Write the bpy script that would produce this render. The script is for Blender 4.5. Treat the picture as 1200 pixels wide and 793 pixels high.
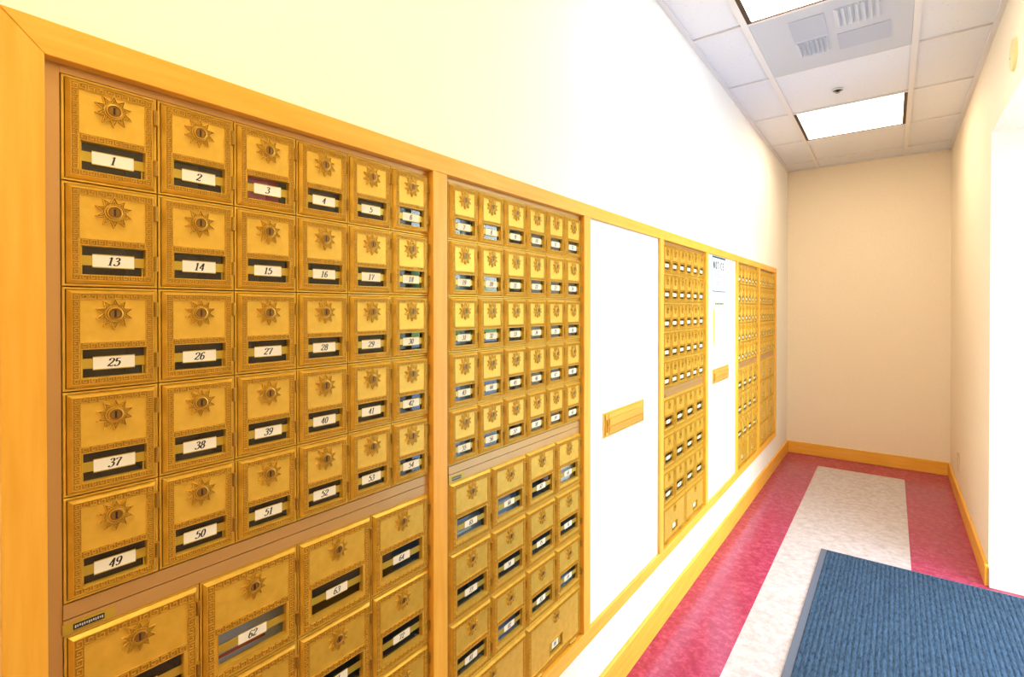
import bpy, bmesh, math, random
from mathutils import Vector, Matrix
random.seed(7)
for o in list(bpy.data.objects): bpy.data.objects.remove(o)
COL = bpy.context.scene.collection
SC = bpy.context.scene

def lin(c):
    return tuple(((v/255)/12.92 if v/255 <= .04045 else ((v/255+.055)/1.055)**2.4) for v in c)

# ------------------------------------------------------------------ camera
YAW, PITCH, F = math.radians(36.9392), math.radians(-.3881), 591.79
cam_d = bpy.data.cameras.new('camera'); cam = bpy.data.objects.new('camera', cam_d); COL.objects.link(cam)
cam_d.sensor_fit = 'HORIZONTAL'; cam_d.sensor_width = 36; cam_d.lens = F*36/1200
cam_d.shift_x = 0; cam_d.shift_y = -31.97/1200; cam_d.clip_start = .02
cam.location = (.7278, -.1456, -.2576)
fw = Vector((-math.sin(YAW)*math.cos(PITCH), math.cos(YAW)*math.cos(PITCH), math.sin(PITCH)))
rt = Vector((math.cos(YAW), math.sin(YAW), 0)); up = rt.cross(fw)
cam.rotation_euler = Matrix((rt, up, -fw)).transposed().to_euler()
SC.camera = cam

# ------------------------------------------------------------------ exposure, sky, lights
SC.view_settings.view_transform = 'Standard'; SC.view_settings.look = 'None'
SC.view_settings.exposure = 0.0; SC.view_settings.gamma = 1; SC.view_settings.use_curve_mapping = False
LIGHT_L = 9.0          # ceiling fixtures
WARM = (1, .88, .68)
SKY = 12.0
world = bpy.data.worlds.new('outdoors'); SC.world = world; world.use_nodes = True
nt = world.node_tree; nt.nodes.clear()
def wn(t, **k):
    n = nt.nodes.new(t)
    for a, b in k.items(): setattr(n, a, b)
    return n
out = wn('ShaderNodeOutputWorld'); bg = wn('ShaderNodeBackground'); tc = wn('ShaderNodeTexCoord')
sep = wn('ShaderNodeSeparateXYZ'); nz = wn('ShaderNodeTexNoise'); nz.inputs['Scale'].default_value = 9; nz.inputs['Detail'].default_value = 6
ad = wn('ShaderNodeMath', operation='MULTIPLY_ADD'); ad.inputs[1].default_value = .5
skyr = wn('ShaderNodeValToRGB'); gr = wn('ShaderNodeValToRGB'); mx = wn('ShaderNodeMix', data_type='RGBA')
nt.links.new(tc.outputs['Generated'], sep.inputs[0]); nt.links.new(tc.outputs['Generated'], nz.inputs['Vector'])
nt.links.new(nz.outputs['Fac'], ad.inputs[0]); nt.links.new(sep.outputs['Z'], ad.inputs[2])
skyr.color_ramp.elements[0].position = .30; skyr.color_ramp.elements[0].color = (0, 0, 0, 1)
skyr.color_ramp.elements[1].position = .36; skyr.color_ramp.elements[1].color = (1, 1, 1, 1)
nt.links.new(ad.outputs[0], skyr.inputs['Fac'])
e = gr.color_ramp.elements; e[0].position = .35; e[0].color = (.04, .08, .04, 1); e[1].position = .62; e[1].color = (.34, .60, .26, 1)
nt.links.new(nz.outputs['Fac'], gr.inputs['Fac'])
nt.links.new(skyr.outputs['Color'], mx.inputs['Factor']); gz = wn('ShaderNodeMath', operation='LESS_THAN'); gz.inputs[1].default_value = -.06; gm = wn('ShaderNodeMix', data_type='RGBA'); gm.inputs['B'].default_value = (.22, .32, .52, 1)
nt.links.new(sep.outputs['Z'], gz.inputs[0]); nt.links.new(gz.outputs[0], gm.inputs['Factor']); nt.links.new(gr.outputs['Color'], gm.inputs['A']); nt.links.new(gm.outputs['Result'], mx.inputs['A']); mx.inputs['B'].default_value = (.80, .90, 1, 1)
nt.links.new(mx.outputs['Result'], bg.inputs['Color']); bg.inputs['Strength'].default_value = SKY
nt.links.new(bg.outputs[0], out.inputs[0])

def light(name, kind, loc, rot, energy, color, **k):
    d = bpy.data.lights.new(name, kind); d.energy = energy; d.color = color
    for a, b in k.items(): setattr(d, a, b)
    o = bpy.data.objects.new(name, d); COL.objects.link(o); o.location = loc; o.rotation_euler = rot
    return o
# daylight arriving through the entrance glazing on the right
po = light('window_portal', 'AREA', (1.64, 2.15, -.49), (0, math.radians(90), 0), 1, (1, 1, 1), shape='RECTANGLE', size=2.03, size_y=1.6); po.data.cycles.is_portal = True
SUN = light('sun', 'SUN', (4, 2, 3), Vector((-1, .75, -.12)).to_track_quat('-Z', 'Y').to_euler(), 3.0, (1, .98, .95), angle=math.radians(40))

# ------------------------------------------------------------------ materials
def mat(name, col, rough=.6, metal=0., spec=.5, emis=None, estr=0):
    m = bpy.data.materials.new(name); m.use_nodes = True
    b = m.node_tree.nodes['Principled BSDF']
    b.inputs['Base Color'].default_value = (*lin(col), 1); b.inputs['Roughness'].default_value = rough
    b.inputs['Metallic'].default_value = metal; b.inputs['Specular IOR Level'].default_value = spec
    if emis: b.inputs['Emission Color'].default_value = (*emis, 1); b.inputs['Emission Strength'].default_value = estr
    return m
def noise_mat(m, c1, c2, scale=(1, 1, 1), nscale=20, detail=4, lo=.35, hi=.65, bump=0, bdist=.001, extra=None):
    t = m.node_tree; b = t.nodes['Principled BSDF']; N = t.nodes.new
    tc = N('ShaderNodeTexCoord'); mp = N('ShaderNodeMapping'); nz = N('ShaderNodeTexNoise'); r = N('ShaderNodeValToRGB')
    mp.inputs['Scale'].default_value = scale; nz.inputs['Scale'].default_value = nscale; nz.inputs['Detail'].default_value = detail
    t.links.new(tc.outputs['Object'], mp.inputs[0]); t.links.new(mp.outputs[0], nz.inputs['Vector']); t.links.new(nz.outputs['Fac'], r.inputs['Fac'])
    e = r.color_ramp.elements; e[0].position = lo; e[0].color = (*lin(c1), 1); e[1].position = hi; e[1].color = (*lin(c2), 1)
    t.links.new(r.outputs['Color'], b.inputs['Base Color'])
    if bump:
        bp = N('ShaderNodeBump'); bp.inputs['Strength'].default_value = bump; bp.inputs['Distance'].default_value = bdist
        t.links.new(nz.outputs['Fac'], bp.inputs['Height']); t.links.new(bp.outputs[0], b.inputs['Normal'])
    return m
BRASS = noise_mat(mat('brass_paint', (224, 180, 68), .38, .45), (217, 174, 60), (228, 185, 72), nscale=60, bump=.08, bdist=.0003)
BRASSLO = mat('darker_brass', (180, 134, 42), .42, .45)  # darker brass ground between the raised key and star lines
BRASSHI = mat('polished_brass', (250, 208, 100), .3, .6)
BRASSDK = mat('hinge_brass', (206, 162, 66), .3, .7)
PLUG = mat('lock_bronze', (146, 106, 44), .35, .6)
HOLD = mat('card_holder_brass', (196, 168, 62), .35, .5)
DARK = mat('box_interior', (70, 48, 34), .7)
BLACK = mat('black', (16, 13, 12), .5)
CARD = mat('card_paper', (244, 240, 226), .7)
INK = mat('ink', (22, 20, 20), .6)
TAN = mat('tan_metal', (200, 158, 98), .34, .5)
WALL = noise_mat(mat('wall_paint', (247, 232, 206), .65, spec=.3), (246, 230, 204), (248, 234, 208), nscale=90, bump=.06, bdist=.0006)
WALLW = noise_mat(mat('white_wall_paint', (248, 245, 236), .6, spec=.3), (247, 244, 235), (249, 246, 237), nscale=90, bump=.06, bdist=.0006)
PANEL = mat('white_panel', (244, 244, 246), .35)
WOODV = noise_mat(mat('maple_vertical', (0, 0, 0), .4), (236, 171, 50), (246, 189, 73), (10, 10, .7), 9, 5, .3, .7, .05, .0004)
WOODH = noise_mat(mat('maple_horizontal', (0, 0, 0), .4), (236, 171, 50), (246, 189, 73), (10, .7, 10), 9, 5, .3, .7, .05, .0004)
WOODX = noise_mat(mat('maple_crosswise', (0, 0, 0), .4), (236, 171, 50), (246, 189, 73), (.7, 10, 10), 9, 5, .3, .7, .05, .0004)
TEE = mat('ceiling_tee', (226, 222, 220), .5)
DKBRZ = mat('dark_bronze_metal', (70, 46, 26), .4, .6)
BLUE = mat('sign_blue', (36, 96, 118), .6); GREY = mat('print_grey', (120, 126, 132), .7); YEL = mat('yellow_tape', (226, 214, 40), .6)
GREEN = mat('print_olive', (110, 130, 40), .7); PAPER = mat('notice_paper', (226, 238, 242), .6)
BEIGE = mat('beige_plastic', (226, 200, 160), .5); IVORY = mat('ivory_plate', (222, 202, 140), .5)
VENTM = mat('vent_metal', (196, 200, 208), .45, .1); VENTD = mat('vent_perforated', (180, 184, 193), .6)
ALU = mat('aluminium', (150, 155, 160), .35, .8)
MATB = mat('mat_border', (92, 100, 120), .75)

def glass(name):
    m = bpy.data.materials.new(name); m.use_nodes = True; t = m.node_tree; t.nodes.clear(); N = t.nodes.new
    o = N('ShaderNodeOutputMaterial'); mx = N('ShaderNodeMixShader'); tr = N('ShaderNodeBsdfTransparent'); gl = N('ShaderNodeBsdfGlossy'); fr = N('ShaderNodeFresnel')
    tr.inputs[0].default_value = (.93, .95, .94, 1); gl.inputs['Roughness'].default_value = .01; fr.inputs[0].default_value = 1.7
    ge = N('ShaderNodeNewGeometry'); sb = N('ShaderNodeMath'); sb.operation = 'SUBTRACT'; sb.inputs[0].default_value = 1; ml = N('ShaderNodeMath'); ml.operation = 'MULTIPLY'
    t.links.new(ge.outputs['Backfacing'], sb.inputs[1]); t.links.new(sb.outputs[0], ml.inputs[0]); t.links.new(fr.outputs[0], ml.inputs[1]); t.links.new(ml.outputs[0], mx.inputs[0]); t.links.new(tr.outputs[0], mx.inputs[1]); t.links.new(gl.outputs[0], mx.inputs[2]); t.links.new(mx.outputs[0], o.inputs[0])
    return m
GLASS = glass('clear_glass')

def ceiling_tile_mat():
    m = mat('acoustic_tile', (226, 224, 222), .85, spec=.2); t = m.node_tree; b = t.nodes['Principled BSDF']; N = t.nodes.new
    tc = N('ShaderNodeTexCoord'); v = N('ShaderNodeTexNoise'); v.inputs['Scale'].default_value = 95; v.inputs['Detail'].default_value = 3
    r = N('ShaderNodeValToRGB'); r.color_ramp.elements[0].position = .24; r.color_ramp.elements[0].color = (*lin((186, 184, 184)), 1)
    r.color_ramp.elements[1].position = .34; r.color_ramp.elements[1].color = (*lin((226, 226, 230)), 1)
    t.links.new(tc.outputs['Object'], v.inputs['Vector']); t.links.new(v.outputs['Fac'], r.inputs['Fac']); t.links.new(r.outputs['Color'], b.inputs['Base Color'])
    bp = N('ShaderNodeBump'); bp.inputs['Strength'].default_value = .25; bp.inputs['Distance'].default_value = .002
    t.links.new(r.outputs['Color'], bp.inputs['Height']); t.links.new(bp.outputs[0], b.inputs['Normal'])
    return m
TILE = ceiling_tile_mat()

def floor_mat():
    m = mat('vinyl_tile', (180, 60, 80), .17, spec=.6); t = m.node_tree; b = t.nodes['Principled BSDF']; N = t.nodes.new; L = t.links.new
    tc = N('ShaderNodeTexCoord'); s = N('ShaderNodeSeparateXYZ'); L(tc.outputs['Object'], s.inputs[0])
    def cmp(sock, op, v):
        n = N('ShaderNodeMath'); n.operation = op; L(sock, n.inputs[0]); n.inputs[1].default_value = v; return n.outputs[0]
    def mul(a, c):
        n = N('ShaderNodeMath'); n.operation = 'MULTIPLY'; L(a, n.inputs[0]); L(c, n.inputs[1]); return n.outputs[0]
    strip = mul(mul(cmp(s.outputs['X'], 'GREATER_THAN', .266), cmp(s.outputs['X'], 'LESS_THAN', .808)), cmp(s.outputs['Y'], 'LESS_THAN', 4.506))
    def chips(c1, c2, c3, sc):
        nz = N('ShaderNodeTexNoise'); nz.inputs['Scale'].default_value = sc; nz.inputs['Detail'].default_value = 5; nz.inputs['Roughness'].default_value = .7
        L(tc.outputs['Object'], nz.inputs['Vector']); r = N('ShaderNodeValToRGB'); e = r.color_ramp.elements
        e[0].position = .30; e[0].color = (*lin(c1), 1); e[1].position = .68; e[1].color = (*lin(c3), 1); x = e.new(.48); x.color = (*lin(c2), 1)
        L(nz.outputs['Fac'], r.inputs['Fac']); return r.outputs['Color']
    mx = N('ShaderNodeMix'); mx.data_type = 'RGBA'; L(strip, mx.inputs['Factor'])
    L(chips((144, 34, 76), (168, 44, 92), (192, 76, 118), 40), mx.inputs['A']); L(chips((178, 170, 176), (198, 190, 196), (214, 208, 216), 34), mx.inputs['B'])
    L(mx.outputs['Result'], b.inputs['Base Color'])
    n2 = N('ShaderNodeTexNoise'); n2.inputs['Scale'].default_value = 7; L(tc.outputs['Object'], n2.inputs['Vector'])
    bp = N('ShaderNodeBump'); bp.inputs['Strength'].default_value = .08; bp.inputs['Distance'].default_value = .003; L(n2.outputs['Fac'], bp.inputs['Height']); L(bp.outputs[0], b.inputs['Normal'])
    return m
FLOOR = floor_mat()

def mat_fabric():
    m = mat('ribbed_mat', (60, 90, 130), .95, spec=.1); t = m.node_tree; b = t.nodes['Principled BSDF']; N = t.nodes.new; L = t.links.new
    tc = N('ShaderNodeTexCoord'); nz = N('ShaderNodeTexNoise'); mp = N('ShaderNodeMapping'); mp.inputs['Scale'].default_value = (110, 20, 110)
    nz.inputs['Scale'].default_value = 1.6; nz.inputs['Detail'].default_value = 6; nz.inputs['Roughness'].default_value = .75
    L(tc.outputs['Object'], mp.inputs[0]); L(mp.outputs[0], nz.inputs['Vector'])
    r = N('ShaderNodeValToRGB'); e = r.color_ramp.elements; e[0].position = .32; e[0].color = (*lin((26, 42, 62)), 1); e[1].position = .72; e[1].color = (*lin((78, 104, 134)), 1)
    L(nz.outputs['Fac'], r.inputs['Fac']); L(r.outputs['Color'], b.inputs['Base Color'])
    bp = N('ShaderNodeBump'); bp.inputs['Strength'].default_value = .7; bp.inputs['Distance'].default_value = .003; L(nz.outputs['Fac'], bp.inputs['Height']); L(bp.outputs[0], b.inputs['Normal'])
    return m
CARPET = mat_fabric()

# ------------------------------------------------------------------ mesh helpers
class MB:
    def __init__(s): s.v = []; s.f = []; s.m = []; s.mats = []
    def mi(s, m):
        if m not in s.mats: s.mats.append(m)
        return s.mats.index(m)
    def quad(s, pts, m):
        n = len(s.v); s.v += [tuple(p) for p in pts]; s.f.append(tuple(range(n, n+len(pts)))); s.m.append(s.mi(m))
    def box(s, a, b, m):
        (x0, y0, z0), (x1, y1, z1) = a, b
        x0, x1 = min(x0, x1), max(x0, x1); y0, y1 = min(y0, y1), max(y0, y1); z0, z1 = min(z0, z1), max(z0, z1)
        n = len(s.v); s.v += [(x, y, z) for x in (x0, x1) for y in (y0, y1) for z in (z0, z1)]
        for f in ((0, 1, 3, 2), (4, 6, 7, 5), (0, 4, 5, 1), (2, 3, 7, 6), (0, 2, 6, 4), (1, 5, 7, 3)):
            s.f.append(tuple(n+i for i in f)); s.m.append(s.mi(m))
    def ring(s, rects, m):
        # successive rectangles (y0,z0,y1,z1,x) bridged by quads, facing +x
        P = [[(x, y0, z0), (x, y1, z0), (x, y1, z1), (x, y0, z1)] for (y0, z0, y1, z1, x) in rects]
        for A, B in zip(P, P[1:]):
            for i in range(4):
                j = (i+1) % 4; s.quad([A[i], A[j], B[j], B[i]], m)
    def bar(s, p, q, w, x0, x1, m):
        # raised line in the yz plane from p to q
        d = Vector((q[0]-p[0], q[1]-p[1])); l = d.length
        if l < 1e-9: return
        d /= l; n = Vector((-d.y, d.x))*w/2; a = Vector(p); b = Vector(q)
        c = [a-n, b-n, b+n, a+n]; k = .55; c2 = [a-n*k, b-n*k, b+n*k, a+n*k]
        B = [(x0, v.x, v.y) for v in c]; T = [(x1, v.x, v.y) for v in c2]
        s.quad(T, m)
        for i in range(4):
            j = (i+1) % 4; s.quad([B[i], B[j], T[j], T[i]], m)
    def cyl(s, c, r0, r1, h0, h1, m, axis='x', n=20, cap=True, a0=0):
        pts0 = []; pts1 = []
        for i in range(n):
            a = a0+2*math.pi*i/n; u, v = math.cos(a), math.sin(a)
            def P(h, r):
                if axis == 'x': return (h, c[0]+r*u, c[1]+r*v)
                if axis == 'z': return (c[0]+r*u, c[1]+r*v, h)
                return (c[0]+r*v, h, c[1]+r*u)
            pts0.append(P(h0, r0)); pts1.append(P(h1, r1))
        for i in range(n):
            j = (i+1) % n; s.quad([pts0[i], pts0[j], pts1[j], pts1[i]], m)
        if cap: s.quad(pts1, m)
    def mesh(s, name, smooth=False):
        me = bpy.data.meshes.new(name); me.from_pydata(s.v, [], s.f)
        for m in s.mats: me.materials.append(m)
        me.polygons.foreach_set('material_index', s.m)
        if smooth: me.polygons.foreach_set('use_smooth', [True]*len(s.f))
        me.update(); return me
    def build(s, name, parent=None, loc=None, weld=True):
        me = s.mesh(name)
        if weld:
            bm = bmesh.new(); bm.from_mesh(me); bmesh.ops.remove_doubles(bm, verts=bm.verts, dist=1e-6); bmesh.ops.recalc_face_normals(bm, faces=bm.faces); bm.to_mesh(me); bm.free()
        o = bpy.data.objects.new(name, me); COL.objects.link(o)
        if parent: o.parent = parent
        if loc: o.location = loc
        return o
def put(name, me, parent, loc=(0, 0, 0)):
    o = bpy.data.objects.new(name, me); COL.objects.link(o); o.parent = parent; o.location = loc; return o
def tag(o, label=None, cat=None, group=None, kind=None):
    if label: o['label'] = label
    if cat: o['category'] = cat
    if group: o['group'] = group
    if kind: o['kind'] = kind
    return o
def empty(name, loc, label, cat, group=None):
    o = bpy.data.objects.new(name, None); COL.objects.link(o); o.location = loc; o.empty_display_size = .05
    return tag(o, label, cat, group)
def bevel(o, w=.001, n=1):
    md = o.modifiers.new('bevel', 'BEVEL'); md.width = w; md.segments = n; md.limit_method = 'ANGLE'

# ------------------------------------------------------------------ room shell
W, H, P = .0912, .117, .6043
ZF, ZC, YB, XR = -1.5099, .9238, 4.8201, 1.0805
YN = -2.4                                     # near end of the corridor behind the camera
OX, OY0, OY1, OZ = 1.60, 1.35, 2.95, .525       # entrance bay: glazing plane, near jamb, far jamb, head height
ZB = -1.2125                                  # bottom of the mailbox opening
def struct(mb, name):
    return tag(mb.build(name), kind='structure')
m = MB(); m.box((-.2, YN-.1, ZF-.1), (OX+.15, YB+.12, ZF), FLOOR); struct(m, 'floor')
m = MB(); m.box((-.2, YN-.1, ZC+.012), (OX+.15, YB+.12, ZC+.1), TILE)
T1, T2, TS, TY = .2295, .8065, .6096, 2.1396
ys = [TY+k*TS for k in range(-8, 6)]
FIX = [(TY-TS, TY), (TY+2*TS, TY+3*TS), (TY-4*TS, TY-3*TS), (TY-7*TS, TY-6*TS)]
VENTY = (TY, TY+TS)
cols = [(0, T1), (T1, T2), (T2, XR)]
for i, (a, b) in enumerate(cols):
    yy = [YN]+[y for y in ys if YN < y < YB]+[YB]
    for c, d in zip(yy, yy[1:]):
        if i == 1 and (any(abs(c-f[0]) < .01 for f in FIX) or abs(c-VENTY[0]) < .01): continue
        g = .011
        m.box((a+g, c+g, ZC+.004), (b-g, d-g, ZC+.02), TILE)
struct(m, 'ceiling')
m = MB()                                      # inverted T-bars carrying the tiles
tw = .0125
for x in (T1, T2): m.box((x-tw, YN, ZC-.004), (x+tw, YB, ZC+.013), TEE)
for y in ys:
    if YN < y < YB:
        m.box((.0, y-tw*.6, ZC-.0035), (T1-tw, y+tw*.6, ZC+.013), TEE); m.box((T1+tw, y-tw*.6, ZC-.0035), (T2-tw, y+tw*.6, ZC+.013), TEE); m.box((T2+tw, y-tw*.6, ZC-.0035), (XR, y+tw*.6, ZC+.013), TEE)
for a, b in (((0, YN), (.02, YB)), ((XR-.02, YN), (XR, YB))): m.box((a[0], a[1], ZC-.004), (b[0], b[1], ZC+.013), TEE)
m.box((0, YB-.02, ZC-.004), (XR, YB, ZC+.013), TEE)
struct(m, 'trim_1')
# left wall with the opening for the mailbox banks
Y0, Y1 = -.04, 4.20
m = MB(); t = -.16
m.box((t, YN-.1, ZF), (0, YB+.1, ZB-.02), WALLW); m.box((t, YN-.1, .02), (0, YB+.1, ZC+.012), WALLW)
m.box((t, YN-.1, ZB-.02), (0, Y0, .02), WALLW); m.box((t, Y1, ZB-.02), (0, YB+.1, .02), WALLW)
m.box((t-.03, YN-.1, ZF), (t, YB+.1, ZC+.012), WALLW)
struct(m, 'wall_left')
m = MB(); m.box((0, YB, ZF), (XR+.12, YB+.1, ZC+.012), WALL); struct(m, 'wall_back')
m = MB(); m.box((0, YN-.1, ZF), (XR+.12, YN, ZC+.012), WALL); struct(m, 'wall_front')
m = MB()
m.box((XR, OY1, ZF), (OX+.1, OY1+.12, ZC+.012), WALL); m.box((XR, OY1+.12, ZF), (XR+.12, YB, ZC+.012), WALL)
m.box((XR, OY0-.12, ZF), (OX+.1, OY0, ZC+.012), WALL); m.box((XR, YN, ZF), (XR+.12, OY0-.12, ZC+.012), WALL)
m.box((XR, OY0, OZ), (OX+.1, OY1, ZC+.012), WALL)
struct(m, 'wall_right')
# entrance glazing on the right (beyond the picture, it lights the corridor and shows in the little panes)
m = MB()
for y in (OY0, OY0+.52, OY0+1.05, OY1-.05): m.box((OX-.02, y, ZF), (OX+.03, y+.05, OZ), ALU)
for z in (ZF, ZF+.95, OZ-.06): m.box((OX-.018, OY0, z), (OX+.028, OY1, z+.06), ALU)
struct(m, 'window_1')
m = MB(); m.box((OX, OY0+.01, ZF+.01), (OX+.006, OY1-.01, OZ-.01), GLASS); o = struct(m, 'window_2')
# baseboards
bh, bt = .098, .0135
def base(name, a, b, wood, prof):
    m = MB(); m.box(a, b, wood); o = struct(m, name); bevel(o, .003, 2)
base('baseboard_left', (0, YN, ZF), (bt, YB, ZF+.101), WOODH, 0)
base('baseboard_back', (bt, YB-bt, ZF), (XR-bt, YB, ZF+bh), WOODX, 0)
base('baseboard_right', (XR-bt, OY1, ZF), (XR, YB, ZF+bh), WOODH, 0)
DAYLIT = mat('daylit_trim', (250, 242, 220), .45)  # baseboard coloured pale to stand in for daylight washing out the wood
base('baseboard_entrance', (XR+.0005, OY1-bt, ZF), (OX-.02, OY1, ZF+bh*.9), DAYLIT, 0)
base('baseboard_near', (XR-bt, YN, ZF), (XR, OY0, ZF+bh), WOODH, 0)

# ------------------------------------------------------------------ wooden casing round the banks
FX = .014
ZT0, ZT1, ZB1, ZB0 = .0098, .0462, ZB, -1.254
yl0, yl1 = -.0500, -.0146
yr0, yr1 = 4.176, 4.221
def prism(name, pts, wood, x0=-.02, x1=FX):
    m = MB(); A = [(x0, y, z) for y, z in pts]; B = [(x1, y, z) for y, z in pts]
    m.quad(A, wood); m.quad(B, wood)
    for i in range(len(pts)):
        j = (i+1) % len(pts); m.quad([A[i], A[j], B[j], B[i]], wood)
    o = struct(m, name); bevel(o, .0007, 1); return o
g = .0003
prism('trim_2', [(yl0+g, ZT1), (yr1-g, ZT1), (yr0, ZT0), (yl1, ZT0)], WOODH)
prism('trim_3', [(yl0, ZT1-g), (yl1-g, ZT0), (yl1-g, ZB1), (yl0, ZB0+g)], WOODV)
prism('trim_4', [(yr1, ZT1-g), (yr0+g, ZT0), (yr0+g, ZB1), (yr1, ZB0+g)], WOODV)
prism('trim_5', [(yl0+g, ZB0), (yr1-g, ZB0), (yr0, ZB1), (yl1, ZB1)], WOODH)
POST = []
for k in range(1, 7):
    b = k*P-.0163; a = b-.039; POST.append((a, b))
    prism('trim_%d' % (5+k), [(a, ZB1+.0004), (b, ZB1+.0004), (b, ZT0-.0004), (a, ZT0-.0004)], WOODV)

# ------------------------------------------------------------------ mailbox pieces
def key_strip(mb, a, b, s, u, x, vertical=False, flip=1):
    """meander relief in the strip from a to b (yz), s wide to the left of the direction"""
    a = Vector(a); b = Vector(b); d = b-a; L = d.length; d /= L; n = Vector((-d.y, d.x))*flip
    k = max(1, round(L/u)); u = L/k; lw = s*.16
    mb.quad([(x+.00015, *(a+n*(s*.02))), (x+.00015, *(b+n*(s*.02))), (x+.00015, *(b+n*(s*.98))), (x+.00015, *(a+n*(s*.98)))], BRASSLO)
    def pt(i, p, q): return a+d*(i*u+p*u)+n*(s*q)
    for i in range(k):
        for (p0, q0), (p1, q1) in (((.1, .1), (.1, .86)), ((.1, .86), (.78, .86)), ((.78, .86), (.78, .28)), ((.78, .28), (.42, .28)), ((.42, .28), (.42, .6))):
            A, B = pt(i, p0, q0), pt(i, p1, q1)
            mb.bar(A, B, lw, x, x+.0015, BRASS)
def make_kind(w, h, win, star, sw, u, hinge_z, big=False):
    """meshes of one size of box; coordinates: y 0..w from the left, z 0..h from the bottom, x out"""
    K = {}
    mb = MB(); e = .0006; r = .0030
    mb.ring([(-w/2+e, e, w/2-e, h-e, -.11), (-w/2+e, e, w/2-e, h-e, -.0005), (-w/2+e+.0005, e+.0005, w/2-e-.0005, h-e-.0005, 0), (-w/2+r, r, w/2-r, h-r, 0), (-w/2+r, r, w/2-r, h-r, -.004)], BRASS)
    mb.ring([(-w/2+r, r, w/2-r, h-r, -.004), (-w/2+r, r, w/2-r, h-r, -.108)], DARK)
    mb.quad([(-.108, -w/2+r, r), (-.108, w/2-r, r), (-.108, w/2-r, h-r), (-.108, -w/2+r, h-r)], DARK)
    K['mailbox_body'] = mb.mesh('mailbox_body')
    # door plate
    l, rr, b, t = -w/2+.0040, w/2-.0034, .0036, h-.0036
    bv = .0032; x1 = .0050
    wy0, wz0, wy1, wz1 = win
    mb = MB()
    mb.ring([(l, b, rr, t, -.003), (l, b, rr, t, .0006), (l+bv, b+bv, rr-bv, t-bv, x1), (wy0, wz0, wy1, wz1, x1), (wy0+.0004, wz0+.0004, wy1-.0004, wz1-.0004, -.0025)], BRASS)
    L, R, B, T = l+bv, rr-bv, b+bv, t-bv
    rim = .0009; hh = .0013
    def frame(y0, z0, y1, z1):
        for p, q in (((y0, z0), (y1, z0)), ((y1, z0), (y1, z1)), ((y1, z1), (y0, z1)), ((y0, z1), (y0, z0))): mb.bar(p, q, rim, x1, x1+hh, BRASS)
    frame(L+.0005, B+.0005, R-.0005, T-.0005)
    s = sw
    key_strip(mb, (L+.001, B+s+.0005), (L+.001, T-.001), s, u, x1, flip=-1)
    key_strip(mb, (R-.001, T-.001), (R-.001, B+s+.0005), s, u, x1, flip=-1)
    key_strip(mb, (L+s+.001, T-.001), (R-s-.001, T-.001), s, u, x1, flip=-1)
    key_strip(mb, (R-.001, B+.0010), (L+.001, B+.0010), s, u, x1, flip=-1)
    if big:
        frame(L+s+.0015, B+s+.0015, R-s-.0015, T-s-.0015)
        frame(wy0-.0008, wz0-.0008, wy1+.0008, wz1+.0008)
    else:
        zm = wz1+.0012
        key_strip(mb, (R-s-.002, zm), (L+s+.002, zm), s, u, x1, flip=-1)
        frame(L+s+.0015, zm+s+.0008, R-s-.0015, T-s-.0015)
        frame(wy0-.0006, wz0-.0006, wy1+.0006, wz1+.0006)
    K['door'] = mb.mesh('door')
    # rosette
    mb = MB(); sy, sz = star; x = x1
    n = 10; R1, R0 = .0182, .0098
    mb.cyl((sy, sz), .0102, .0096, x-.0002, x+.0012, BRASS, n=30)
    for i in range(n):
        a = math.pi/2+2*math.pi*i/n; da = math.radians(17)
        def pp(r, q): return (sy+r*math.cos(a+q), sz+r*math.sin(a+q))
        tip, A, Bp = pp(R1, 0), pp(R0+.0012, da), pp(R0+.0012, -da)
        c = pp(R0+.0012, 0)
        mb.quad([(x+.00015, *pp(R0-.002, 0)), (x+.00015, *Bp), (x+.00015, *tip), (x+.00015, *A)], BRASSLO)
        mb.bar(A, tip, .0013, x, x+.0026, BRASS); mb.bar(Bp, tip, .0013, x, x+.0026, BRASS)
        mb.bar(pp(R0, da*.5), pp(R0+.0045, 0), .0010, x, x+.0022, BRASS); mb.bar(pp(R0, -da*.5), pp(R0+.0045, 0), .0010, x, x+.0022, BRASS)
        mb.bar(pp(R0-.0002, da), pp(R0-.0002, -da), .0010, x+.001, x+.0028, BRASS)
    K['star_rosette'] = mb.mesh('star_rosette')
    # lock: ring, recessed plug and keyhole
    mb = MB(); cs = 24
    mb.cyl((sy, sz), .0080, .0078, x+.001, x+.0036, BRASSDK, n=cs, cap=False)
    for ra, rb, xa, xb, mm in ((.0078, .0064, x+.0036, x+.0040, BRASSDK), (.0064, .0058, x+.0040, x+.0026, BRASSDK)): mb.cyl((sy, sz), ra, rb, xa, xb, mm, n=cs, cap=False)
    mb.cyl((sy, sz), .0058, .0050, x+.0026, x+.0031, PLUG, n=cs)
    mb.box((x+.0030, sy-.0009, sz-.0040), (x+.0034, sy+.0011, sz+.0040), BLACK)
    K['lock'] = mb.mesh('lock')
    # pane
    mb = MB(); mb.box((-.0016, wy0-.001, wz0-.001), (-.0006, wy1+.001, wz1+.001), GLASS); K['window_pane'] = mb.mesh('window_pane')
    # card holder: band with flared ends
    mb = MB(); cy, cz = (wy0+wy1)/2, (wz0+wz1)/2
    K['card'] = (cy, cz)
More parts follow.
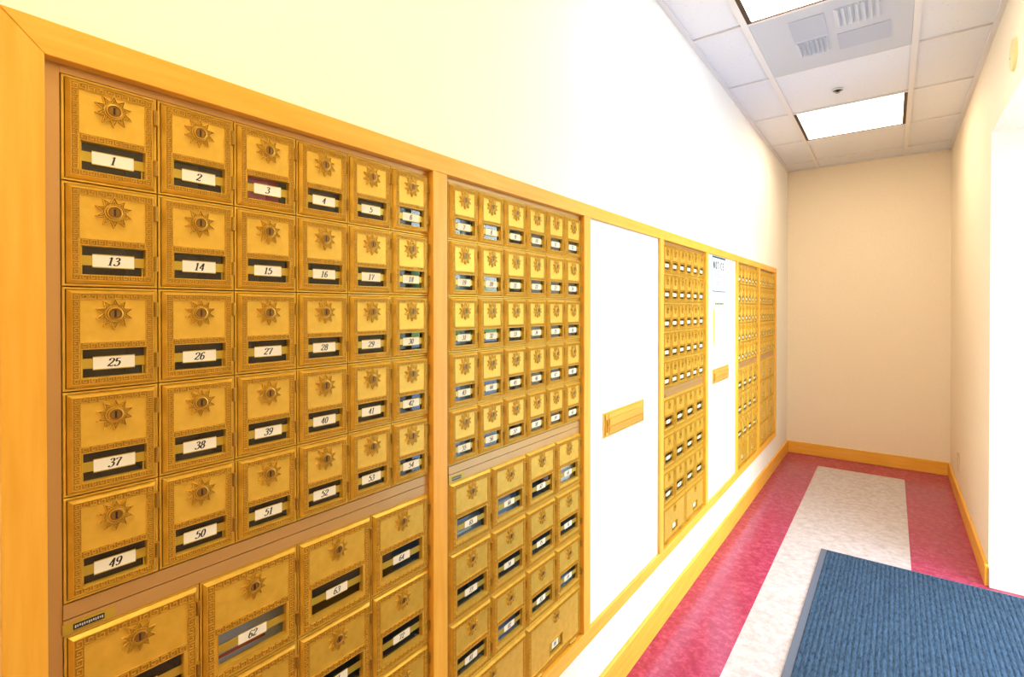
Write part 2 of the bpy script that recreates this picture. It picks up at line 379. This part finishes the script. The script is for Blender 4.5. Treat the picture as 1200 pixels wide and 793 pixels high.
    if not big:
        bhh = .0056; v = wz1-wz0
        mb.box((.0004, wy0, cz-bhh), (.0011, wy1, cz+bhh), HOLD)
        mb.box((.0002, wy0, wz0), (.0009, wy0+.0018, wz1), HOLD); mb.box((.0002, wy1-.0030, wz0), (.0009, wy1-.0016, wz0+.010), HOLD)
        mb.box((.0010, cy-.0195, cz-.0075), (.0013, cy+.0195, cz+.0075), HOLD)
        mb.box((.0012, cy-.0200, cz-.0078), (.0017, cy+.0200, cz-.0068), HOLD); mb.box((.0012, cy-.0200, cz+.0068), (.0017, cy+.0200, cz+.0078), HOLD)
    else:
        mb.box((.0004, wy0+.003, cz-.0105), (.0011, wy1-.003, cz+.0105), HOLD)
    K['card_holder'] = mb.mesh('card_holder')
    # hinges
    mb = MB()
    if big:
        mb.cyl((.0058, .0022), .0021, .0021, -.016, .016, BRASSDK, axis='y', n=12)
        mb.box((.001, -.016, .0022), (.0064, .016, .0075), BRASSDK)
        K['hp'] = [(0, -w*.32, .0), (0, w*.32, .0)]
    else:
        for a, b2 in ((-.0090, -.0032), (-.0030, .0030), (.0032, .0090)): mb.cyl((.0066, 0), .0023, .0023, a, b2, BRASSDK, axis='z', n=12); mb.cyl((.0066, 0), .0023, .0023, b2, a, BRASSDK, axis='z', n=12)
        mb.box((.001, -.0042, -.0088), (.0060, 0, .0088), BRASSDK); mb.box((-.0002, 0, -.0088), (.0060, .0030, .0088), BRASSDK)
        K['hp'] = [(0, w/2-.0040, h*z) for z in hinge_z]
    K['hinge'] = mb.mesh('hinge')
    return K
HM = .147
KIND = {
 'small': make_kind(W, H, (-.0295, .0139, .0315, .0462), (.0005, H-.0305), .0060, .0076, (.78, .255)),
 'medium': make_kind(W*1.5, HM, (-.0474, .0235, .0474, .0685), (0, HM-.0325), .0080, .0104, (.80, .25)),
 'large': make_kind(W*3, HM, (-.0318, .0235, .0318, .0580), (0, HM-.0290), .0080, .0104, (.8, .2), big=True),
}
# digits drawn as pen strokes: thick where the stroke runs vertically, thin across
def cr(pts, n=7):
    P_ = [pts[0]]+list(pts)+[pts[-1]]; out = []
    for i in range(1, len(P_)-2):
        for k in range(n):
            t = k/n; p = []
            for a, b, c, d in zip(P_[i-1], P_[i], P_[i+1], P_[i+2]):
                p.append(.5*((2*b)+(-a+c)*t+(2*a-5*b+4*c-d)*t*t+(-a+3*b-3*c+d)*t**3))
            out.append(tuple(p))
    out.append(tuple(pts[-1])); return out
def ell(cx, cy, rx, ry, a0=0, a1=360, n=16):
    return [(cx+rx*math.cos(math.radians(a0+(a1-a0)*i/n)), cy+ry*math.sin(math.radians(a0+(a1-a0)*i/n))) for i in range(n+1)]
G = {
 '0': [ell(.32, .5, .21, .47, 90, 450)],
 '1': [[(.32, 1), (.32, .03)], cr([(.32, .98), (.22, .9), (.1, .87)]), [(.12, .03), (.52, .03)]],
 '2': [cr([(.13, .72), (.12, .88), (.3, .97), (.5, .86), (.5, .68), (.36, .45), (.16, .22), (.07, .05)]), cr([(.07, .06), (.22, .14), (.4, .04), (.55, .16)])],
 '3': [cr([(.12, .82), (.28, .97), (.46, .88), (.46, .66), (.24, .54)]), cr([(.24, .54), (.5, .46), (.52, .2), (.34, .03), (.14, .06), (.1, .2)])],
 '4': [[(.42, .98), (.42, .02)], [(.42, .98), (.06, .3)], [(.04, .3), (.58, .3)], [(.3, .03), (.54, .03)]],
 '5': [[(.18, .95), (.5, .95)], [(.17, .96), (.14, .56)], cr([(.14, .56), (.34, .64), (.52, .48), (.5, .2), (.32, .03), (.14, .06), (.1, .2)])],
 '6': [cr([(.5, .86), (.38, .97), (.2, .85), (.12, .5), (.14, .16), (.32, .03), (.5, .16), (.5, .44), (.34, .58), (.16, .46)])],
 '7': [[(.12, .93), (.56, .93)], cr([(.56, .93), (.38, .5), (.28, .02)]), [(.12, .93), (.1, .78)]],
 '8': [ell(.33, .75, .17, .22, 90, 450), ell(.32, .27, .21, .25, 90, 450)],
 '9': [cr([(.48, .54), (.32, .42), (.14, .56), (.14, .84), (.32, .97), (.5, .84), (.52, .5), (.42, .14), (.26, .03), (.12, .14)])],
}
LET = {'N': [[(.1, 0), (.1, 1)], [(.1, 1), (.6, 0)], [(.6, 0), (.6, 1)]], 'O': [ell(.35, .5, .25, .47, 0, 360)], 'T': [[(.35, 0), (.35, 1)], [(.05, .97), (.65, .97)]],
 'I': [[(.2, 0), (.2, 1)]], 'C': [ell(.37, .5, .26, .47, 50, 310)], 'E': [[(.12, 0), (.12, 1)], [(.12, .97), (.55, .97)], [(.12, .5), (.48, .5)], [(.12, .03), (.55, .03)]]}
def strokes(mb, lines, oy, oz, size, shear, x, m, thin=.05, thick=.16):
    for ln in lines:
        pts = [Vector((p[0]*size, p[1]*size)) for p in ln]
        L, R = [], []
        for i, p in enumerate(pts):
            d = (pts[min(i+1, len(pts)-1)]-pts[max(i-1, 0)])
            if d.length < 1e-9: d = Vector((1, 0))
            d.normalize(); wd = (thin+(thick-thin)*abs(d.y)**1.5)*size/2; n = Vector((-d.y, d.x))*wd
            for S, q in ((L, p+n), (R, p-n)): S.append((x, oy+q.x+shear*q.y, oz+q.y))
        for i in range(len(pts)-1): mb.quad([L[i], L[i+1], R[i+1], R[i]], m)
CARDS = {}
def card_mesh(num, kind):
    K = KIND[kind]; cy, cz = K['card']; mb = MB(); x = .0013 if kind != 'large' else .0011
    hw, hh = (.0198, .0068) if kind != 'large' else (.0150, .0085)
    mb.box((x, cy-hw, cz-hh), (x+.0004, cy+hw, cz+hh), CARD)
    s = str(num); size = .0098; adv = .62*size; tw = adv*len(s)
    for i, ch in enumerate(s):
        strokes(mb, G[ch], cy-tw/2+i*adv-.0010, cz-size/2, size, .24, x+.0005, INK, .07, .20)
    return mb.mesh('number_card')

ORD = ['first', 'second', 'third', 'fourth', 'fifth', 'sixth']
def make_mailbox(kind, num, y, z, label, group):
    K = KIND[kind]; w = {'small': W, 'medium': W*1.5, 'large': W*3}[kind]
    root = empty('mailbox', (0, y+w/2, z), label, 'mailbox', group)
    put('mailbox_body', K['mailbox_body'], root)
    d = put('door', K['door'], root)
    for nm in ('star_rosette', 'lock', 'window_pane', 'card_holder'): put(nm, K[nm], d)
    put('number_card', card_mesh(num, kind), d)
    for hp in K['hp']: put('hinge', K['hinge'], root, hp)
    return root
BANK = [(0, 1, 61, 85, 0), (1, 7, 65, 87, 0), (3, 89, 149, 173, 0), (4+1, 95, 153, 175, 0), (6, 177, 237, 0, 1)]
PLACE = ['in the nearest bank', 'in the second bank', 'between the white panels', 'right of the notices', 'in the farthest bank']
GRP = ['nearest bank', 'second bank', 'third bank', 'fourth bank', 'last bank']
MB_OBJ = {}
for bi, (k, n1, n2, n3, last) in enumerate(BANK):
    y0 = k*P
    for r in range(5):
        for c in range(6):
            num = n1+12*r+c if not last else n1+6*r+c
            if bi < 2: lb = 'small brass mailbox numbered %d %s' % (num, PLACE[bi])
            else: lb = 'small brass mailbox %s, %s row down, %s from left' % (PLACE[bi], ORD[r], ORD[c])
            MB_OBJ[num] = make_mailbox('small', num, y0+c*W, -(r+1)*H, lb, 'small mailboxes in the %s' % GRP[bi])
    if not last:
        for r in range(3):
            for c in range(4):
                num = n2+8*r+c
                if bi < 2: lb = 'medium brass mailbox numbered %d with wide window, %s' % (num, PLACE[bi])
                else: lb = 'medium brass mailbox %s, %s medium row, %s from left' % (PLACE[bi], ORD[r], ORD[c])
                MB_OBJ[num] = make_mailbox('medium', num, y0+c*W*1.5, -.62-(r+1)*HM, lb, 'medium mailboxes in the %s' % GRP[bi])
        for c in range(2):
            lb = 'large wide brass mailbox at the bottom %s of the bank, %s' % (('left', 'right')[c], PLACE[bi])
            lb = 'large bottom %s brass mailbox %s' % (('left', 'right')[c], PLACE[bi])
            make_mailbox('large', n3+c, y0+c*W*3, -.62-4*HM, lb, 'large mailboxes in the %s' % GRP[bi])
    else:
        for r in range(4):
            for c in range(2):
                lb = 'large brass mailbox %s, %s large row, %s one' % (PLACE[bi], ORD[r], ('left', 'right')[c])
                make_mailbox('large', n2+2*r+c, y0+c*W*3, -.62-(r+1)*HM, lb, 'large mailboxes in the last bank')
# tan sheet-metal housing around every bank
for bi, (k, *_r) in enumerate(BANK):
    y0 = k*P; a = (yl1 if k == 0 else k*P-.0163)+.0005; b = ((k+1)*P-.0553 if k < 6 else yr0)-.0005; e = 6*W
    root = empty('mailbox_housing', (0, y0+e/2, ZB), 'tan sheet metal housing framing the mailboxes %s' % PLACE[bi], 'housing')
    m = MB(); xb, xf = -.05, -.0015
    z1 = ZT0-.0004; z0 = ZB+.0004
    if a < y0-.002: m.box((xb, a, z0), (xf, y0-.0003, z1), TAN)
    if b > y0+e+.0005: m.box((xb, y0+e+.0003, z0), (xf, b, z1), TAN)
    m.box((xb, y0-.0002, .0003), (xf+.0005, y0+e+.0002, z1), TAN)
    m.build('filler_strip', root, (0, -(y0+e/2), -ZB))
    m = MB()
    m.box((xb, y0, -.6018), (.001, y0+e, -5*H-.0003), TAN); m.box((xb, y0, -.6197), (.001, y0+e, -.6030), TAN); m.box((xb, y0, -.6031), (-.002, y0+e, -.6017), BLACK)
    m.build('divider_rail', root, (0, -(y0+e/2), -ZB))
    if bi < 4:
        m = MB(); ya = y0+(.0 if bi else -.001)
        m.box((.0010, ya, -.6190), (.0018, ya+.047, -.6065), HOLD); m.box((.0017, ya+.009, -.6160), (.0021, ya+.037, -.6095), BLACK)
        for i in range(13): m.box((.0020, ya+.0105+i*.002, -.6143+.0004*(i % 3)), (.0023, ya+.0117+i*.002, -.6112-.0003*(i % 2)), VENTM)
        for i in range(16): m.box((.0017, ya+.010+i*.0016, -.6176), (.0019, ya+.0110+i*.0016, -.6170), BLACK)
        m.build('maker_plate', root, (0, -(y0+e/2), -ZB))

# thin coloured slips with bars, set behind a few panes
def paper(num, kind, c1, c2, label, z1=.5, tilt=.1, y=0, w=.07):
    b = MB_OBJ[num]; m = MB(); c1m = mat('paper_%d' % num, c1, .6); c2m = mat('print_%d' % num, c2, .6)
    h = z1
    m.box((-.0004, -w/2, 0), (.0004, w/2, h), c1m)
    for i in range(3): m.box((.0003, -w*.42, h*(.18+.22*i)), (.0007, w*(.1+.1*i), h*(.27+.22*i)), c2m)
    m.quad([(.0006, -w/2, h), (.0006, 0, h*.62), (.0006, w/2, h)], c1m)
    o = m.build('slip', None, weld=False); o.location = (-.012, b.location.y+y, b.location.z+.0034); o.rotation_euler = (0, -tilt, 0)
    tag(o, label, 'slip')
paper(62, 'medium', (196, 204, 222), (190, 50, 50), 'pale letter with red print behind the window of mailbox 62', .047, .35, .006, .11)
paper(65, 'medium', (150, 180, 222), (236, 240, 250), 'blue and white letter behind the window of mailbox 65', .045, .3, .0, .11)
paper(66, 'medium', (120, 146, 196), (236, 240, 250), 'striped blue letter behind the window of mailbox 66', .060, .2, .0, .11)
paper(68, 'medium', (226, 236, 250), (150, 180, 222), 'white letter filling the window of mailbox 68', .066, .15, .0, .12)
paper(3, 'small', (214, 60, 110), (236, 120, 150), 'bright pink letter behind the window of mailbox 3', .085, .1, .0, .05)
paper(84, 'medium', (90, 120, 170), (200, 214, 236), 'dark blue letter behind the window of mailbox 84', .045, .3, .0, .11)
paper(82, 'medium', (80, 110, 190), (170, 190, 230), 'bright blue letter behind the window of mailbox 82', .042, .3, .0, .11)

# ------------------------------------------------------------------ white panels with mail slots
def mail_slot(parent, ya, yb, z0, z1, x, off):
    m = MB(); m.ring([(ya, z0, yb, z1, x), (ya, z0, yb, z1, x+.0020), (ya+.001, z0+.001, yb-.001, z1-.001, x+.0030), (ya+.006, z0+.004, yb-.003, z1-.004, x+.0030), (ya+.006, z0+.004, yb-.003, z1-.004, x+.0008)], BRASSHI)
    m.quad([(x+.0009, ya+.005, z0+.003), (x+.0009, yb-.002, z0+.003), (x+.0009, yb-.002, z1-.003), (x+.0009, ya+.005, z1-.003)], BRASSHI)
    c = (z0+z1)/2                                # waisted end piece with its slot
    for u in (-1, 1): m.quad([(x+.0062, ya+.010, z0+.006), (x+.0062, ya+.030, z0+.006), (x+.0062, ya+.023, c), (x+.0062, ya+.030, z1-.006), (x+.0062, ya+.010, z1-.006), (x+.0062, ya+.015, c)][::u], BRASSHI)
    m.box((x+.0009, ya+.014, z0+.008), (x+.0060, ya+.024, z1-.008), BRASSHI)
    m.box((x+.0060, ya+.0168, z0+.016), (x+.0066, ya+.0212, z1-.022), BLACK)
    sl = m.build('mail_slot', parent, off)
    m = MB(); f0, f1 = ya+.034, yb-.016
    prof = [(x+.0045, z0+.006), (x+.0062, z0+.010), (x+.0085, z0+.030), (x+.0030, z0+.0315), (x+.0030, z0+.0335), (x+.0085, z0+.035), (x+.0090, z1-.022), (x+.0038, z1-.0205), (x+.0038, z1-.0185), (x+.0070, z1-.017), (x+.0060, z1-.007)]
    for (xa, za), (xb_, zb) in zip(prof, prof[1:]): m.quad([(xa, f0, za), (xa, f1, za), (xb_, f1, zb), (xb_, f0, zb)], BRASSHI)
    for yy in (f0, f1): m.quad([(x+.001, yy, prof[0][1])]+[(q, yy, w_) for q, w_ in prof]+[(x+.001, yy, prof[-1][1])], BRASSHI)
    for q, w_ in (prof[0], prof[-1]): m.quad([(x+.001, f0, w_), (x+.001, f1, w_), (q, f1, w_), (q, f0, w_)], BRASSHI)
    m.build('flap', sl)
for i, k in enumerate((2, 4)):
    a, b = POST[k-1][1]+.0005, POST[k][0]-.0005
    root = empty('wall_panel', (0, (a+b)/2, ZB), ('plain white panel with a brass mail slot, the wider-looking one nearer the camera', 'white panel with a brass mail slot carrying the two notices')[i], 'panel')
    off = (0, -(a+b)/2, -ZB)
    m = MB(); m.box((-.02, a, ZB+.0004), (.004, b, ZT0-.0004), PANEL); o = m.build('panel_board', root, off)
    ya, yb, z0, z1 = ((1.291, 1.614, -.6690, -.5895), (2.495, 2.811, -.6460, -.5700))[i]
    mail_slot(root, ya, yb, z0, z1, .004, off)
# notices
def board(y0, z0, y1, z1, x=.0043): return MB(), y0, z0, y1, z1, x
m = MB(); ya, yb, z0, z1, x = 2.482, 2.752, -.179, .0085, .0041
m.box((x, ya, z0), (x+.0012, yb, z1), PAPER)
r = .02; xx = x+.0014
def rr(y0, zz0, y1, zz1, w):
    c = [(y1-r, zz1-r, 0), (y0+r, zz1-r, 90), (y0+r, zz0+r, 180), (y1-r, zz0+r, 270)]
    pts = []
    for cy, cz, a in c:
        for q in range(6): t = math.radians(a+q*18); pts.append((cy+r*math.cos(t), cz+r*math.sin(t)))
    pts.append(pts[0])
    for p, q in zip(pts, pts[1:]): m.bar(p, q, w, x+.0011, x+.0018, BLUE)
rr(ya+.006, z0+.006, yb-.006, z1-.006, .006)
m.bar((ya+.01, z1-.0065), (yb-.01, z1-.0065), .009, x+.0011, x+.0018, BLUE)
yy = 2.512
for ch in 'NOTICE':
    sz = .036; strokes(m, LET[ch], yy, z1-.066, sz, 0, xx, INK, .22, .26); yy += (.38 if ch == 'I' else .72)*sz*1.62*.92
for j, (p, q, zz) in enumerate([(.03, .22, -.088), (.05, .21, -.098), (.04, .22, -.122), (.04, .20, -.131), (.08, .18, -.139), (.05, .12, -.151), (.13, .20, -.153), (.05, .10, -.162), (.14, .19, -.164)]):
    y_ = ya+p
    while y_ < ya+q:
        l = random.uniform(.008, .02); m.box((x+.0011, y_, zz), (x+.0014, min(y_+l, ya+q), zz+.004), GREY); y_ += l+.004
tag(m.build('notice_sign'), 'white NOTICE sign with blue rounded border at the top of the white panel', 'sign')
m = MB(); ya, yb, z0, z1 = 2.528, 2.745, -.330, -.222
m.box((x, ya, z0), (x+.0008, yb, z1), PAPER)
y_ = ya+.015
while y_ < ya+.175:
    l = random.uniform(.014, .03); m.box((x+.0007, y_, z1-.020), (x+.0011, min(y_+l, ya+.18), z1-.009), GREEN); y_ += l+.005
for p, q, zz in ((.05, .16, -.272), (.035, .17, -.290), (.06, .15, -.308)):
    y_ = ya+p
    while y_ < ya+q:
        l = random.uniform(.008, .02); m.box((x+.0007, y_, zz), (x+.001, min(y_+l, ya+q), zz+.004), GREY); y_ += l+.004
tag(m.build('posted_note'), 'small white note with olive heading below the NOTICE sign', 'notice')
m = MB(); m.quad([(x, 2.513, -.455), (x, 2.531, -.445), (x, 2.537, -.27), (x, 2.516, -.262)], YEL); m.quad([(x+.001, 2.513, -.455), (x+.001, 2.531, -.445), (x+.001, 2.537, -.27), (x+.001, 2.516, -.262)], YEL)
n = len(m.v)-8
for i in range(4): m.f.append((n+i, n+(i+1) % 4, n+4+(i+1) % 4, n+4+i)); m.m.append(0)
tag(m.build('tape_strip'), 'vertical yellow tape strip beside the small note on the white panel', 'tape')

# ------------------------------------------------------------------ ceiling fixtures
DIFFS = [mat('lamp_diffuser_%d' % i, (255, 250, 235), .5, emis=c, estr=LIGHT_L*q) for i, (c, q) in enumerate(((WARM, 1.3), ((1, .82, .58), 1.1), ((1, .83, .52), 1.35), ((1, .83, .52), 1.35)))]
names = ['glowing ceiling light panel nearest the grey air vent, cut by the top edge', 'glowing ceiling light panel closer to the far wall, beyond the sprinkler', 'glowing ceiling light panel above the nearest mailboxes, behind the camera', 'glowing ceiling light panel at the near end of the corridor']
for i, (a, b) in enumerate(FIX):
    if a < YN: continue
    root = empty('ceiling_light', ((T1+T2)/2, (a+b)/2, ZC), names[i], 'ceiling light', 'ceiling lights along the corridor')
    cx, cy = (T1+T2)/2, (a+b)/2; hx, hy = (T2-T1)/2-tw, TS/2-tw*.6
    m = MB()
    for sx in (-1, 1): m.box((sx*hx, -hy, -.003), (sx*(hx-.017), hy, .02), DKBRZ); m.box((-hx+.017, sx*hy, -.003), (hx-.017, sx*(hy-.004), .02), DKBRZ)
    m.box((-hx, -hy, .02), (hx, hy, .03), DKBRZ)
    m.build('light_frame', root)
    m = MB(); m.box((-hx+.017, -hy+.004, .002), (hx-.017, hy-.004, .006), DIFFS[i]); m.build('diffuser', root)
a, b = VENTY; cx, cy = (T1+T2)/2, (a+b)/2; hx, hy = (T2-T1)/2-tw, TS/2-tw*.6
root = empty('air_vent', (cx, cy, ZC), 'grey metal ceiling air vent panel with four louvre quadrants', 'air vent')
m = MB(); m.box((-hx, -hy, -.003), (hx, hy, .006), VENTM); o = m.build('vent_panel', root); bevel(o, .002, 2)
for (qx0, qy0, qx1, qy1, kind) in ((.378-cx, 2.22-cy, .505-cx, 2.41-cy, 0), (.535-cx, 2.22-cy, .69-cx, 2.37-cy, 1), (.378-cx, 2.43-cy, .50-cx, 2.57-cy, 1), (.535-cx, 2.44-cy, .72-cx, 2.60-cy, 0)):
    m = MB()
    if kind == 0: m.box((qx0, qy0, -.0055), (qx1, qy1, -.003), VENTD)
    else:
        n = 7; st = (qx1-qx0)/n
        m.box((qx0, qy0, -.0035), (qx1, qy1, -.003), VENTM)
        for q in range(n):
            x0 = qx0+q*st
            m.quad([(x0, qy0, -.0035), (x0+st*.75, qy0, -.013), (x0+st*.75, qy1, -.013), (x0, qy1, -.0035)], VENTM)
            m.quad([(x0+st*.75, qy0, -.013), (x0+st*.8, qy0, -.0035), (x0+st*.8, qy1, -.0035), (x0+st*.75, qy1, -.013)], VENTD)
            for yy in (qy0, qy1): m.quad([(x0, yy, -.0035), (x0+st*.75, yy, -.013), (x0+st*.8, yy, -.0035)], VENTM)
    m.build('louvre' if kind else 'perforated_plate', root)
root = empty('sprinkler', (.4893, 3.1086, ZC), 'small round recessed sprinkler head in the ceiling tile before the far light', 'sprinkler')
m = MB(); m.cyl((0, 0), .026, .024, -.001, -.006, TEE, axis='z', n=24, cap=False); m.cyl((0, 0), .024, .015, -.006, -.004, ALU, axis='z', n=24, cap=False); m.cyl((0, 0), .015, .014, -.004, -.002, BLACK, axis='z', n=20); m.build('escutcheon', root)
m = MB(); m.cyl((0, 0), .006, .005, -.002, -.016, BLACK, axis='z', n=12); m.cyl((0, 0), .010, .010, -.016, -.018, ALU, axis='z', n=12); m.cyl((0, 0), .010, .010, -.018, -.016, ALU, axis='z', n=12); m.build('nozzle', root)

# ------------------------------------------------------------------ right wall fittings
root = empty('outlet', (XR, 4.21, -1.262), 'beige electrical outlet low on the right wall near the far corner', 'outlet')
m = MB(); m.box((-.006, -.036, -.058), (0, .036, .058), BEIGE); o = m.build('cover_plate', root); bevel(o, .002, 2)
for s in (-1, 1):
    m = MB(); m.cyl((0, s*.026), .016, .016, -.0062, -.0075, BEIGE, n=20)
    for t_ in (-1, 1): m.box((-.0078, t_*.006-.001, s*.026-.004), (-.0072, t_*.006+.001, s*.026+.004), BLACK)
    m.build('socket', root)
root = empty('wall_plate', (XR, 2.415, .660), 'pale yellow oval cover plate high on the right wall', 'wall plate')
m = MB(); n = 28
A = [(0, .060*math.cos(2*math.pi*i/n), .060*math.sin(2*math.pi*i/n)) for i in range(n)]; B_ = [(-.008, .9*y, .9*z) for _, y, z in A]
for i in range(n): j = (i+1) % n; m.quad([A[i], A[j], B_[j], B_[i]], IVORY)
m.quad(B_, IVORY); m.build('cover_disc', root)
m = MB()
for s in (-1, 1): m.cyl((s*.035, 0), .004, .003, -.0078, -.0098, IVORY, n=12)
m.build('screw', root)

# ------------------------------------------------------------------ entrance mat (ribs run along the corridor)
root = empty('floor_mat', (.97, 2.0, ZF), 'blue ribbed entrance mat with grey border lying on the striped floor', 'mat')
root.rotation_euler = (0, 0, math.radians(-.4))
mx0, mx1, my0, my1 = -.535, .55, -1.35, .90
bw = .026
for a, b in (((mx0, my0), (mx0+bw, my1)), ((mx1-bw, my0), (mx1, my1)), ((mx0+bw, my0), (mx1-bw, my0+bw)), ((mx0+bw, my1-.008), (mx1-bw, my1))): m.box((a[0], a[1], .0002), (b[0], b[1], .006), MATB)
o = m.build('border', root)
m = MB(); nr = 60; step = (mx1-mx0-2*bw)/nr; Yn, Yf = my0+bw, my1-.008; ny = 1
prof = []
for i in range(nr):
    x0 = mx0+bw+i*step; prof += [(x0, .0066), (x0+step*.25, .0085), (x0+step*.6, .0085), (x0+step*.85, .0066)]
prof.append((mx1-bw, .0066))
for (xa, za), (xb_, zb) in zip(prof, prof[1:]): m.quad([(xa, Yn, za), (xb_, Yn, zb), (xb_, Yf, zb), (xa, Yf, za)], CARPET)
m.quad([(mx0+bw, Yn, .0003)]+[(x, Yn, z) for x, z in prof]+[(mx1-bw, Yn, .0003)], CARPET)
m.quad([(mx0+bw, Yf, .0003)]+[(x, Yf, z) for x, z in prof]+[(mx1-bw, Yf, .0003)], CARPET)
m.quad([(mx0+bw, Yn, .0003), (mx1-bw, Yn, .0003), (mx1-bw, Yf, .0003), (mx0+bw, Yf, .0003)], CARPET)
m.build('ribbed_carpet', root)
